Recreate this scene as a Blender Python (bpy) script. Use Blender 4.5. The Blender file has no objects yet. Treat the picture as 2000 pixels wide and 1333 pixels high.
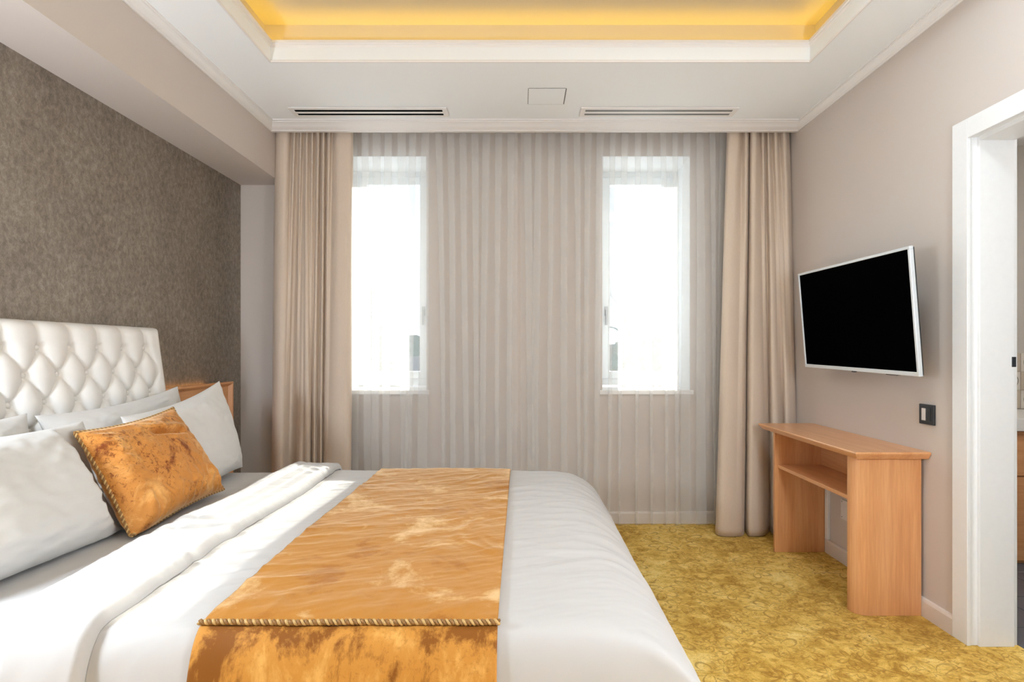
import bpy, bmesh, math, random
import numpy as np
from mathutils import Vector, Matrix

random.seed(7)
SC = bpy.context.scene
C = SC.collection

# ------------------------------------------------------------------ camera, sky, sun, exposure
F_PX = 1090.0
cam_d = bpy.data.cameras.new('camera')
cam_d.sensor_width = 36.0
cam_d.lens = F_PX / 2000.0 * 36.0
cam_d.shift_x = -17.0 / 2000.0
cam_d.shift_y = 20.5 / 2000.0
cam_d.clip_start = 0.02
cam_d.clip_end = 500
cam = bpy.data.objects.new('camera', cam_d)
C.objects.link(cam)
cam.location = (0, 0, 1.2)
cam.rotation_euler = (math.radians(90), 0, 0)
SC.camera = cam

SC.view_settings.view_transform = 'Standard'
SC.view_settings.look = 'None'
SC.view_settings.gamma = 1.0
SC.view_settings.use_curve_mapping = False
SC.view_settings.exposure = 0.75
SC.cycles.use_denoising = True
SC.cycles.max_bounces = 8
SC.cycles.diffuse_bounces = 4
SC.cycles.transparent_max_bounces = 14
SC.cycles.use_adaptive_sampling = True
SC.cycles.adaptive_threshold = 0.08
SC.cycles.sample_clamp_indirect = 6.0
SC.cycles.caustics_reflective = False
SC.cycles.caustics_refractive = False

world = bpy.data.worlds.new('sky')
SC.world = world
world.use_nodes = True
wn = world.node_tree.nodes
wl = world.node_tree.links
wn.clear()
w_out = wn.new('ShaderNodeOutputWorld')
w_bg = wn.new('ShaderNodeBackground')
w_tc = wn.new('ShaderNodeTexCoord')
w_sep = wn.new('ShaderNodeSeparateXYZ')
w_ramp = wn.new('ShaderNodeValToRGB')
wl.new(w_tc.outputs['Generated'], w_sep.inputs[0])
wl.new(w_sep.outputs['Z'], w_ramp.inputs[0])
wl.new(w_ramp.outputs[0], w_bg.inputs[0])
wl.new(w_bg.outputs[0], w_out.inputs[0])
w_ramp.color_ramp.elements[0].position = 0.0
w_ramp.color_ramp.elements[0].color = (0.92, 0.95, 1.0, 1)
w_ramp.color_ramp.elements[1].position = 0.9
w_ramp.color_ramp.elements[1].color = (0.62, 0.78, 1.0, 1)
w_bg.inputs['Strength'].default_value = 1.05

SUN_EL = 16.5
sun_d = bpy.data.lights.new('sun', 'SUN')
sun_d.energy = 13
sun_d.angle = math.radians(0.6)
sun_d.color = (1.0, 0.95, 0.88)
sun = bpy.data.objects.new('sun', sun_d)
C.objects.link(sun)
sun.location = (0, 30, 12)
sun.rotation_euler = Vector((-0.012, -math.cos(math.radians(SUN_EL)), -math.sin(math.radians(SUN_EL)))).to_track_quat('-Z', 'Y').to_euler()


# ------------------------------------------------------------------ materials
def srgb(r, g, b):
    f = lambda c: (c / 255 / 12.92) if c / 255 <= 0.04045 else ((c / 255 + 0.055) / 1.055) ** 2.4
    return (f(r), f(g), f(b), 1.0)


class NT:
    def __init__(self, name):
        self.m = bpy.data.materials.new(name)
        self.m.use_nodes = True
        self.t = self.m.node_tree
        self.n = self.t.nodes
        self.n.clear()
        self.out = self.n.new('ShaderNodeOutputMaterial')

    def node(self, kind, **kw):
        nd = self.n.new(kind)
        for k, v in kw.items():
            if k.startswith('i_'):
                nd.inputs[k[2:].replace('_', ' ')].default_value = v
            else:
                setattr(nd, k, v)
        return nd

    def link(self, a, b):
        self.t.links.new(a, b)

    def coord(self, scale=(1, 1, 1), rot=(0, 0, 0)):
        tc = self.node('ShaderNodeTexCoord')
        mp = self.node('ShaderNodeMapping')
        mp.inputs['Scale'].default_value = scale
        mp.inputs['Rotation'].default_value = rot
        self.link(tc.outputs['Object'], mp.inputs['Vector'])
        return mp.outputs['Vector']

    def noise(self, vec, scale, detail=3, rough=0.5, dist=0.0):
        n = self.node('ShaderNodeTexNoise')
        n.inputs['Scale'].default_value = scale
        n.inputs['Detail'].default_value = detail
        n.inputs['Roughness'].default_value = rough
        n.inputs['Distortion'].default_value = dist
        if vec is not None:
            self.link(vec, n.inputs['Vector'])
        return n.outputs['Fac']

    def ramp(self, fac, stops):
        r = self.node('ShaderNodeValToRGB')
        e = r.color_ramp.elements
        e[0].position, e[0].color = stops[0]
        e[1].position, e[1].color = stops[-1]
        for p, c in stops[1:-1]:
            x = e.new(p)
            x.color = c
        self.link(fac, r.inputs[0])
        return r.outputs[0]

    def mix(self, fac, a, b, mode='MIX'):
        m = self.node('ShaderNodeMix', data_type='RGBA', blend_type=mode)
        for s, v in ((0, fac), (6, a), (7, b)):
            if isinstance(v, (int, float)):
                m.inputs[s].default_value = v
            elif isinstance(v, tuple):
                m.inputs[s].default_value = v
            else:
                self.link(v, m.inputs[s])
        return m.outputs[2]

    def math(self, op, a, b=0.0):
        m = self.node('ShaderNodeMath', operation=op)
        for i, v in enumerate((a, b)):
            if isinstance(v, (int, float)):
                m.inputs[i].default_value = v
            else:
                self.link(v, m.inputs[i])
        return m.outputs[0]

    def bump(self, h, strength, dist):
        b = self.node('ShaderNodeBump')
        b.inputs['Strength'].default_value = strength
        b.inputs['Distance'].default_value = dist
        self.link(h, b.inputs['Height'])
        return b.outputs[0]

    def pbr(self, color, rough=0.6, bump=None, metal=0.0, sheen=0.0, sheen_tint=None, sheen_rough=0.4, spec=0.5, coat=0.0):
        p = self.node('ShaderNodeBsdfPrincipled')
        if isinstance(color, tuple):
            p.inputs['Base Color'].default_value = color
        else:
            self.link(color, p.inputs['Base Color'])
        if isinstance(rough, (int, float)):
            p.inputs['Roughness'].default_value = rough
        else:
            self.link(rough, p.inputs['Roughness'])
        p.inputs['Metallic'].default_value = metal
        p.inputs['Specular IOR Level'].default_value = spec
        p.inputs['Sheen Weight'].default_value = sheen
        p.inputs['Sheen Roughness'].default_value = sheen_rough
        p.inputs['Coat Weight'].default_value = coat
        if sheen_tint:
            p.inputs['Sheen Tint'].default_value = sheen_tint
        if bump is not None:
            self.link(bump, p.inputs['Normal'])
        self.link(p.outputs[0], self.out.inputs['Surface'])
        return self.m


def m_paint(name, col, rough=0.7, var=0.03, bump=0.05):
    t = NT(name)
    v = t.coord()
    n = t.noise(v, 3.0, 4)
    c2 = tuple(min(1, x * (1 - var)) for x in col[:3]) + (1,)
    c = t.mix(n, col, c2)
    g = t.noise(v, 260, 2)
    return t.pbr(c, rough, t.bump(g, bump, 0.002), spec=0.3)


def m_plain(name, col, rough=0.4, metal=0.0, spec=0.5):
    t = NT(name)
    n = t.noise(t.coord(), 40, 3)
    c = t.mix(n, col, tuple(x * 0.95 for x in col[:3]) + (1,))
    r = t.math('ADD', t.math('MULTIPLY', n, 0.06), rough - 0.03)
    return t.pbr(c, r, metal=metal, spec=spec)


def m_emit(name, col, strength):
    t = NT(name)
    e = t.node('ShaderNodeEmission')
    e.inputs[0].default_value = col
    e.inputs[1].default_value = strength
    t.link(e.outputs[0], t.out.inputs['Surface'])
    return t.m


def m_wood(name, axis):
    t = NT(name)
    sc = {'x': (0.9, 14, 14), 'y': (14, 0.9, 14), 'z': (14, 14, 0.9)}[axis]
    sf = {'x': (6, 160, 160), 'y': (160, 6, 160), 'z': (160, 160, 6)}[axis]
    a = t.noise(t.coord(sc), 1.0, 5, 0.55, 0.6)
    b = t.noise(t.coord(sf), 1.0, 3, 0.6)
    base = t.ramp(a, [(0.25, srgb(208, 142, 90)), (0.5, srgb(224, 163, 110)), (0.78, srgb(234, 177, 126))])
    fleck = t.ramp(b, [(0.40, srgb(205, 170, 140)), (0.62, (1, 1, 1, 1))])
    c = t.mix(0.2, base, fleck, 'MULTIPLY')
    return t.pbr(c, 0.34, t.bump(b, 0.04, 0.001), spec=0.5, coat=0.3)


def m_white_fabric(name, col, fine=500):
    t = NT(name)
    v = t.coord()
    n = t.noise(v, 7, 4)
    c = t.mix(n, col, tuple(x * 0.965 for x in col[:3]) + (1,))
    g = t.noise(v, fine, 2)
    return t.pbr(c, 0.78, t.bump(g, 0.06, 0.001), sheen=0.12, spec=0.25)


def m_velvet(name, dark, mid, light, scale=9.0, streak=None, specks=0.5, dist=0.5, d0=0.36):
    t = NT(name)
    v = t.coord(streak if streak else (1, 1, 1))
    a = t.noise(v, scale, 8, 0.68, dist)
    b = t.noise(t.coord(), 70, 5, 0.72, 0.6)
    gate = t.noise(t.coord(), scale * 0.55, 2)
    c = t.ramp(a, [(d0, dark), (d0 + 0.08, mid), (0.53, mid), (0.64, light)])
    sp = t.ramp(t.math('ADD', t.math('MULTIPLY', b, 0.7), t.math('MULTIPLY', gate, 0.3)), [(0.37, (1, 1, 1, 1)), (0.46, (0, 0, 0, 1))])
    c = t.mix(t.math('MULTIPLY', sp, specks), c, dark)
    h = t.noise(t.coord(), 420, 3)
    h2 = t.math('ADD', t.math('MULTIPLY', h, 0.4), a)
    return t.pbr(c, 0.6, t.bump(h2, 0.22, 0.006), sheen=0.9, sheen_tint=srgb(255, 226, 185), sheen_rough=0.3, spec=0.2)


def m_carpet():
    t = NT('gold_damask_carpet')
    v = t.coord()
    warp = t.node('ShaderNodeTexNoise')
    warp.inputs['Scale'].default_value = 4.0
    warp.inputs['Detail'].default_value = 2
    t.link(v, warp.inputs['Vector'])
    add = t.node('ShaderNodeVectorMath', operation='MULTIPLY_ADD')
    t.link(warp.outputs['Color'], add.inputs[0])
    add.inputs[1].default_value = (0.10, 0.10, 0.0)
    t.link(v, add.inputs[2])

    def flowers(scale, n_pet, r_base, r_amp, w, off):
        """outline of an n-petalled blossom around every cell centre"""
        ofs = t.node('ShaderNodeVectorMath', operation='ADD')
        t.link(add.outputs[0], ofs.inputs[0])
        ofs.inputs[1].default_value = (off, off * 0.7, 0)
        vo = t.node('ShaderNodeTexVoronoi', feature='F1', voronoi_dimensions='2D')
        vo.inputs['Scale'].default_value = scale
        vo.inputs['Randomness'].default_value = 0.75
        t.link(ofs.outputs[0], vo.inputs['Vector'])
        sub = t.node('ShaderNodeVectorMath', operation='SUBTRACT')
        t.link(ofs.outputs[0], sub.inputs[0])
        t.link(vo.outputs['Position'], sub.inputs[1])
        sep = t.node('ShaderNodeSeparateXYZ')
        t.link(sub.outputs[0], sep.inputs[0])
        th = t.math('ARCTAN2', sep.outputs['Y'], sep.outputs['X'])
        cs = t.math('ABSOLUTE', t.math('SINE', t.math('MULTIPLY', th, n_pet / 2)))
        rad = t.math('ADD', t.math('MULTIPLY', cs, r_amp), r_base)
        dd = t.math('ABSOLUTE', t.math('SUBTRACT', vo.outputs['Distance'], rad))
        return t.ramp(dd, [(w * 0.4, (1, 1, 1, 1)), (w, (0, 0, 0, 1))])
    f1 = flowers(4.6, 5, 0.10, 0.30, 0.05, 0.0)
    f2 = flowers(8.0, 6, 0.10, 0.30, 0.08, 0.37)
    big = t.noise(v, 3.0, 4, 0.6)
    mid = t.noise(v, 11, 6, 0.72, 1.2)
    leaf = t.noise(t.coord((1.0, 1.9, 1.0)), 17, 4, 0.6, 2.2)
    fine = t.noise(v, 230, 3, 0.75)
    s = t.math('ADD', t.math('MULTIPLY', big, 0.45), t.math('MULTIPLY', mid, 0.55))
    base = t.ramp(s, [(0.38, srgb(172, 126, 40)), (0.46, srgb(214, 168, 74)), (0.53, srgb(240, 200, 106)), (0.61, srgb(252, 222, 140))])
    spots = t.ramp(leaf, [(0.36, (1, 1, 1, 1)), (0.42, (0, 0, 0, 1))])
    g1 = t.ramp(big, [(0.42, (0, 0, 0, 1)), (0.55, (1, 1, 1, 1))])
    g2 = t.ramp(big, [(0.46, (1, 1, 1, 1)), (0.60, (0, 0, 0, 1))])
    lines = t.math('MAXIMUM', t.math('MULTIPLY', t.math('MULTIPLY', f1, g1), 0.62), t.math('MULTIPLY', t.math('MULTIPLY', f2, g2), 0.58))
    lines = t.math('MAXIMUM', lines, t.math('MULTIPLY', spots, 0.75))
    c = t.mix(lines, base, srgb(152, 101, 28))
    c = t.mix(0.55, c, t.ramp(fine, [(0.3, (0.5, 0.47, 0.38, 1)), (0.62, (1, 1, 1, 1))]), 'MULTIPLY')
    h = t.math('ADD', t.math('MULTIPLY', fine, 0.8), t.math('MULTIPLY', s, 0.5))
    return t.pbr(c, 0.95, t.bump(h, 0.6, 0.006), sheen=0.35, sheen_tint=srgb(255, 225, 150), sheen_rough=0.5, spec=0.1)


def m_wallpaper():
    t = NT('taupe_damask_wallpaper')
    a = t.noise(t.coord((3, 48, 34)), 1.0, 6, 0.72, 0.4)
    b = t.noise(t.coord((1, 420, 110)), 1.0, 3, 0.7)
    big = t.noise(t.coord((1, 4.0, 3.0)), 1.0, 3)
    s = t.math('ADD', t.math('MULTIPLY', a, 0.55), t.math('MULTIPLY', b, 0.3))
    s = t.math('ADD', s, t.math('MULTIPLY', big, 0.15))
    c = t.ramp(s, [(0.36, srgb(102, 90, 79)), (0.52, srgb(137, 125, 112)), (0.68, srgb(172, 160, 146))])
    r = t.ramp(s, [(0.4, (0.62, 0.62, 0.62, 1)), (0.65, (0.40, 0.40, 0.40, 1))])
    return t.pbr(c, r, t.bump(s, 0.25, 0.003), metal=0.15, spec=0.5)


def m_sheer():
    t = NT('sheer_voile')
    col = (0.91, 0.895, 0.87, 1)
    tr = t.node('ShaderNodeBsdfTransparent')
    di = t.node('ShaderNodeBsdfDiffuse')
    tl = t.node('ShaderNodeBsdfTranslucent')
    di.inputs[0].default_value = col
    tl.inputs[0].default_value = col
    m1 = t.node('ShaderNodeMixShader')
    m1.inputs[0].default_value = 0.5
    t.link(di.outputs[0], m1.inputs[1])
    t.link(tl.outputs[0], m1.inputs[2])
    m2 = t.node('ShaderNodeMixShader')
    m2.inputs[0].default_value = 0.27
    t.link(tr.outputs[0], m2.inputs[1])
    t.link(m1.outputs[0], m2.inputs[2])
    t.link(m2.outputs[0], t.out.inputs['Surface'])
    return t.m


def m_glass():
    t = NT('window_glass')
    tr = t.node('ShaderNodeBsdfTransparent')
    tr.inputs[0].default_value = (0.94, 0.97, 0.97, 1)
    gl = t.node('ShaderNodeBsdfGlossy')
    gl.inputs['Roughness'].default_value = 0.02
    m = t.node('ShaderNodeMixShader')
    m.inputs[0].default_value = 0.06
    t.link(tr.outputs[0], m.inputs[1])
    t.link(gl.outputs[0], m.inputs[2])
    t.link(m.outputs[0], t.out.inputs['Surface'])
    return t.m


def m_drape():
    t = NT('beige_drape_fabric')
    n = t.noise(t.coord((300, 300, 60)), 1.0, 3)
    big = t.noise(t.coord(), 4, 3)
    c = t.mix(n, srgb(222, 203, 184), srgb(208, 188, 169))
    c = t.mix(t.math('MULTIPLY', big, 0.25), c, srgb(204, 184, 166))
    return t.pbr(c, 0.62, t.bump(n, 0.05, 0.001), sheen=0.2, spec=0.3)


MAT = {
    'wall': m_paint('greige_wall_paint', srgb(208, 196, 187)),
    'ceil': m_paint('white_ceiling_paint', srgb(244, 245, 245), 0.75, 0.015, 0.03),
    'tray': m_paint('cream_tray_glow_paint', srgb(216, 199, 164), 0.75, 0.015, 0.03),  # cream tone also carries amber LED glow in its colour
    'trim': m_paint('white_trim_paint', srgb(236, 231, 227), 0.5, 0.01, 0.02),
    'door': m_plain('white_lacquer', srgb(240, 239, 238), 0.35),
    'base': m_plain('cream_baseboard', srgb(226, 215, 206), 0.4),
    'carpet': m_carpet(),
    'wallpaper': m_wallpaper(),
    'sheer': m_sheer(),
    'glass': m_glass(),
    'drape': m_drape(),
    'wood_y': m_wood('beech_grain_along_wall', 'y'),
    'wood_z': m_wood('beech_grain_upright', 'z'),
    'wood_x': m_wood('beech_grain_across', 'x'),
    'linen': m_white_fabric('white_cotton', srgb(199, 195, 192)),
    'sheet': m_white_fabric('white_sheet_cotton', srgb(198, 194, 191)),
    'pillowcase': m_white_fabric('white_pillowcase_cotton', srgb(217, 214, 210)),
    'leather': m_plain('cream_leather', srgb(242, 237, 231), 0.42),
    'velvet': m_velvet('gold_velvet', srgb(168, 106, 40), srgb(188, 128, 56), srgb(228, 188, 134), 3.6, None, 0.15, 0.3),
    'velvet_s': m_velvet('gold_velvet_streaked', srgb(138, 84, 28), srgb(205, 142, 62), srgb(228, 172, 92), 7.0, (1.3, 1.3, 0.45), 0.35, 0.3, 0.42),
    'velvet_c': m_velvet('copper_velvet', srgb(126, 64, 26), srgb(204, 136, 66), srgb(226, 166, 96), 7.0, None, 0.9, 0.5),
    'cord': m_plain('twisted_gold_cord', srgb(206, 168, 108), 0.45),
    'cord2': m_plain('twisted_bronze_cord', srgb(150, 108, 58), 0.5),
    'pvc': m_plain('white_window_plastic', srgb(236, 240, 242), 0.3),
    'black': m_plain('black_plastic', srgb(40, 42, 46), 0.35),
    'dark': m_plain('slot_shade_black', srgb(5, 5, 5), 0.9, spec=0.0),  # black filler colour stands in for the shade inside the vent slots
    'screen': m_plain('black_screen', srgb(4, 4, 5), 0.4, spec=0.0),
    'silver': m_plain('white_silver_bezel', srgb(222, 225, 228), 0.3, 0.1),
    'plate': m_plain('white_plastic_plate', srgb(228, 222, 218), 0.35),
    'metal': m_plain('brushed_metal', srgb(150, 150, 150), 0.35, 0.9),
    'grille': m_plain('grey_grille_metal', srgb(120, 118, 115), 0.5),
    'mattress': m_white_fabric('mattress_ticking', srgb(225, 220, 212), 200),
    'boxbase': m_white_fabric('box_base_fabric', srgb(205, 196, 185), 200),
    'bathwall': m_paint('bathroom_paint', srgb(205, 200, 193)),
    'stone': m_plain('white_counter_stone', srgb(240, 240, 238), 0.25),
    'tile_f': m_plain('slate_floor_tile', srgb(92, 97, 106), 0.35),
    'grout': m_plain('grey_grout', srgb(70, 72, 76), 0.8),
    'tile_a': m_plain('cream_wall_tile', srgb(226, 220, 210), 0.25),
    'tile_b': m_plain('sand_wall_tile', srgb(206, 194, 176), 0.25),
    'tile_d': m_plain('grey_tile_motif', srgb(150, 146, 140), 0.3),
    'led': m_emit('amber_led', (1.0, 0.71, 0.06, 1), 6.5),
    'led2': m_emit('amber_led_dim', (1.0, 0.55, 0.08, 1), 4.0),
    'lamp': m_emit('fill_lamp_diffuser', (0.77,0.89,1.0,1), 18),  # glow of the fill lamp added in the tray
    'globe': m_emit('fill_globe_glow', (0.76, 0.88, 1.0, 1), 84),  # glow of the two globe lamps added as fill
    'lampb': m_emit('bathroom_fill_diffuser', (1.0, 0.96, 0.92, 1), 36),  # glow of the unseen lamp added in the bathroom
    'bark': m_plain('tree_bark', srgb(96, 84, 74), 0.9),
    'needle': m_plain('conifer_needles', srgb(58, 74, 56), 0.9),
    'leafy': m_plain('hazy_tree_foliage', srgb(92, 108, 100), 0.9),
    'bounce_ground': m_paint('pale_bounce_ground', srgb(232, 233, 235)),  # ground made pale to bounce light up through the windows
    'roof': m_plain('grey_roof_tile', srgb(130, 128, 128), 0.8),
    'render_wall': m_plain('pale_house_render', srgb(220, 218, 212), 0.8),
    'pane_dark': m_plain('far_window_pane', srgb(70, 80, 95), 0.2),
}


# ------------------------------------------------------------------ mesh helpers
class MB:
    """collects vertices and faces in world coordinates"""
    def __init__(self):
        self.v, self.f = [], []

    def add(self, v, f):
        o = len(self.v)
        self.v += [tuple(p) for p in v]
        self.f += [tuple(i + o for i in q) for q in f]
        return self

    def box(self, x0, x1, y0, y1, z0, z1, bev=0.0):
        bm = bmesh.new()
        bmesh.ops.create_cube(bm, size=1.0)
        for p in bm.verts:
            p.co = Vector(((x0 + x1) / 2 + p.co.x * (x1 - x0), (y0 + y1) / 2 + p.co.y * (y1 - y0), (z0 + z1) / 2 + p.co.z * (z1 - z0)))
        if bev > 0:
            bmesh.ops.bevel(bm, geom=bm.edges[:], offset=bev, segments=2, profile=0.5, affect='EDGES')
        self.bm(bm)
        return self

    def bm(self, bm):
        bm.verts.index_update()
        self.add([p.co[:] for p in bm.verts], [[q.index for q in f.verts] for f in bm.faces])
        bm.free()

    def grid(self, P, wrap_u=False, flip=False):
        """P: (nu, nv, 3)"""
        nu, nv = P.shape[:2]
        o = len(self.v)
        self.v += [tuple(p) for p in P.reshape(-1, 3).tolist()]
        for i in range(nu if wrap_u else nu - 1):
            a = o + i * nv
            b = o + ((i + 1) % nu) * nv
            for j in range(nv - 1):
                q = (a + j, b + j, b + j + 1, a + j + 1)
                self.f.append(q[::-1] if flip else q)
        return self

    def prism(self, poly, axis, a0, a1):
        """poly: 2-D points; axis the extrusion axis; the two others in x<y<z order"""
        def pt(p, a):
            return {'x': (a, p[0], p[1]), 'y': (p[0], a, p[1]), 'z': (p[0], p[1], a)}[axis]
        n = len(poly)
        v = [pt(p, a0) for p in poly] + [pt(p, a1) for p in poly]
        f = [tuple(range(n))[::-1], tuple(range(n, 2 * n))]
        f += [(i, (i + 1) % n, n + (i + 1) % n, n + i) for i in range(n)]
        self.add(v, f)
        return self

    def tube(self, pts, rad, seg=8, cap=True):
        pts = [Vector(p) for p in pts]
        n = len(pts)
        rr = rad if isinstance(rad, (list, tuple)) else [rad] * n
        rings = []
        up = None
        for i, p in enumerate(pts):
            d = (pts[min(i + 1, n - 1)] - pts[max(i - 1, 0)]).normalized()
            if up is None:
                up = Vector((0, 0, 1)) if abs(d.z) < 0.9 else Vector((1, 0, 0))
            s = d.cross(up).normalized()
            up = s.cross(d).normalized()
            rings.append([p + (s * math.cos(2 * math.pi * k / seg) + up * math.sin(2 * math.pi * k / seg)) * rr[i] for k in range(seg)])
        o = len(self.v)
        for r in rings:
            self.v += [tuple(q) for q in r]
        for i in range(n - 1):
            for k in range(seg):
                self.f.append((o + i * seg + k, o + i * seg + (k + 1) % seg, o + (i + 1) * seg + (k + 1) % seg, o + (i + 1) * seg + k))
        if cap:
            self.f.append(tuple(o + k for k in range(seg))[::-1])
            self.f.append(tuple(o + (n - 1) * seg + k for k in range(seg)))
        return self

    def disc(self, c, r, h, seg=24, axis='z'):
        poly = [(r * math.cos(2 * math.pi * k / seg), r * math.sin(2 * math.pi * k / seg)) for k in range(seg)]
        i = 'xyz'.index(axis)
        oth = [k for k in range(3) if k != i]
        return self.prism([(c[oth[0]] + p[0], c[oth[1]] + p[1]) for p in poly], axis, c[i], c[i] + h)


def wloc(o):
    v = Vector((0, 0, 0))
    while o is not None:
        v += o.location
        o = o.parent
    return v


def obj(name, mb, mat, parent=None, smooth=False, label=None, cat=None, group=None, kind=None, fixn=True):
    me = bpy.data.meshes.new(name)
    V = np.array(mb.v, dtype=float)
    if parent is not None:
        org = np.array(wloc(parent))
        loc = Vector((0, 0, 0))
    else:
        lo, hi = V.min(0), V.max(0)
        org = np.array([(lo[0] + hi[0]) / 2, (lo[1] + hi[1]) / 2, lo[2]])
        loc = Vector(org)
    me.from_pydata((V - org).tolist(), [], mb.f)
    if fixn:
        bm = bmesh.new()
        bm.from_mesh(me)
        bmesh.ops.recalc_face_normals(bm, faces=bm.faces[:])
        bm.to_mesh(me)
        bm.free()
    if smooth:
        me.shade_smooth()
    me.materials.append(MAT[mat])
    o = bpy.data.objects.new(name, me)
    C.objects.link(o)
    o.location = loc
    o.parent = parent
    tag(o, label, cat, group, kind)
    return o


def tag(o, label=None, cat=None, group=None, kind=None):
    for k, v in (('label', label), ('category', cat), ('group', group), ('kind', kind)):
        if v:
            o[k] = v
    return o


def thing(name, label, cat, loc=(0, 0, 0), group=None, kind=None):
    o = bpy.data.objects.new(name, None)
    o.empty_display_size = 0.1
    C.objects.link(o)
    o.location = loc
    return tag(o, label, cat, group, kind)


def shared(src, name, offset, parent):
    """a copy of a part that shares its mesh"""
    c = src.copy()
    c.name = name
    C.objects.link(c)
    c.parent = parent
    c.location = Vector(src.location) + Vector(offset)
    return c


# gradient noise in numpy
_rng = np.random.RandomState(11)
_perm = np.concatenate([_rng.permutation(256)] * 3)
_ga = _rng.rand(256) * 2 * np.pi
_gx, _gy = np.cos(_ga), np.sin(_ga)


def pn(x, y):
    x = np.asarray(x, float)
    y = np.asarray(y, float)
    x, y = np.broadcast_arrays(x, y)
    xi = np.floor(x).astype(int)
    yi = np.floor(y).astype(int)
    fx, fy = x - xi, y - yi
    u = fx ** 3 * (fx * (fx * 6 - 15) + 10)
    w = fy ** 3 * (fy * (fy * 6 - 15) + 10)

    def g(ix, iy, dx, dy):
        h = _perm[(_perm[ix & 255] + iy) & 255]
        return _gx[h] * dx + _gy[h] * dy
    a = g(xi, yi, fx, fy)
    b = g(xi + 1, yi, fx - 1, fy)
    c = g(xi, yi + 1, fx, fy - 1)
    d = g(xi + 1, yi + 1, fx - 1, fy - 1)
    return (a * (1 - u) + b * u) * (1 - w) + (c * (1 - u) + d * u) * w


def fbm(x, y, oct=3):
    s, a, f = 0, 1.0, 1.0
    for k in range(oct):
        s = s + a * pn(x * f + 17.3 * k, y * f - 9.1 * k)
        a *= 0.5
        f *= 2.03
    return s


def ridge(x, y):
    return 1 - np.minimum(1, np.abs(pn(x, y)) * 2.6)


def sstep(a, b, x):
    t = np.clip((x - a) / (b - a), 0, 1)
    return t * t * (3 - 2 * t)


def smooth_line(pts, n, rounds=3):
    P = np.array(pts, float)
    for _ in range(rounds):
        A, B = P[:-1], P[1:]
        Q = np.empty((2 * len(A), P.shape[1]))
        Q[0::2] = A * 0.75 + B * 0.25
        Q[1::2] = A * 0.25 + B * 0.75
        P = np.vstack([P[:1], Q, P[-1:]])
    d = np.concatenate([[0], np.cumsum(np.linalg.norm(np.diff(P, axis=0), axis=1))])
    s = np.linspace(0, d[-1], n)
    return np.stack([np.interp(s, d, P[:, k]) for k in range(P.shape[1])], 1), d[-1]


def normals(P):
    du = np.gradient(P, axis=0)
    dv = np.gradient(P, axis=1)
    n = np.cross(du, dv)
    return n / np.maximum(1e-9, np.linalg.norm(n, axis=2, keepdims=True))


# ------------------------------------------------------------------ the room shell
XL, XR = -1.957, 1.832          # wallpapered wall, television wall
YB, YR = 3.90, -1.40            # window wall, wall behind the camera
XBEAM = -1.649
ZC, ZTOP = 2.697, 2.915
PEL = 3.69                      # curtain pelmet face
ST = 'structure'
WIN = [(-1.273, -0.658), (0.569, 1.184)]
WZ0, WZ1 = 0.905, 2.567
T_X0, T_X1, T_Y0, T_Y1 = -1.29, 1.49, -0.60, 2.875   # ceiling tray opening

obj('floor', MB().box(XL - 0.1, 2.03, YR - 0.1, YB + 0.05, -0.12, 0.0), 'carpet', kind=ST)
obj('wall_left', MB().box(XL - 0.14, XL, YR - 0.1, YB + 0.1, -0.12, 3.0), 'wallpaper', kind=ST)
RW = (0.0, 1.75, 0.9, 2.60)   # unseen window added behind the camera to fill the room with light
b = MB().box(XL - 0.1, RW[0], YR - 0.14, YR, -0.12, 3.0).box(RW[1], XR + 0.1, YR - 0.14, YR, -0.12, 3.0)
b.box(RW[0], RW[1], YR - 0.14, YR, -0.12, RW[2]).box(RW[0], RW[1], YR - 0.14, YR, RW[3], 3.0)
obj('wall_rear', b, 'wall', kind=ST)

b = MB()
xs = [XL - 0.14, WIN[0][0], WIN[0][1], WIN[1][0], WIN[1][1], 3.8]
zs = [-0.12, WZ0, WZ1, 3.0]
for i in range(5):
    for j in range(3):
        if i in (1, 3) and j == 1:
            continue
        b.box(xs[i], xs[i + 1], YB, YB + 0.42, zs[j], zs[j + 1])
obj('wall_back', b, 'wall', kind=ST)

D_Y0, D_Y1, D_Z = 1.40, 2.285, 2.085       # doorway
b = MB()
b.box(XR, 2.02, YR - 0.1, D_Y0, -0.12, 3.0)
b.box(XR, 2.02, D_Y1, YB, -0.12, 3.0)
b.box(XR, 2.02, D_Y0, D_Y1, D_Z, 3.0)
obj('wall_right', b, 'wall', kind=ST)

# ceiling: lower ring, cove walls, upper slab
R = 0.055
b = MB()
LZ = 2.768
b.box(XBEAM - 0.05, T_X0, YR, PEL, ZC, LZ)
b.box(T_X1, XR + 0.05, YR, PEL, ZC, LZ)
b.box(T_X0, T_X1, T_Y1, PEL, ZC, LZ)
b.box(T_X0, T_X1, YR, T_Y0, ZC, LZ)
obj('ceiling', b, 'ceil', kind=ST)
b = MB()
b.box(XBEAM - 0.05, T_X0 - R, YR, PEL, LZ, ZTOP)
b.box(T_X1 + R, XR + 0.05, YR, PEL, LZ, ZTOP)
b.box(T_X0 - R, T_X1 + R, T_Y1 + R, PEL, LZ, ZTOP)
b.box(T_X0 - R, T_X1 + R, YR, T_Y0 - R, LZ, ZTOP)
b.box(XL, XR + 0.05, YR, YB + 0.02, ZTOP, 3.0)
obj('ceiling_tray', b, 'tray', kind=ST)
obj('trim_1', MB().box(XL, XBEAM, YR, YB, 2.364, 2.90), 'wall', kind=ST)                    # beam over the bed
b = MB().box(XBEAM, XR, PEL, PEL + 0.016, 2.655, ZTOP)
obj('trim_2', b, 'trim', kind=ST)                                                          # curtain pelmet board


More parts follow.
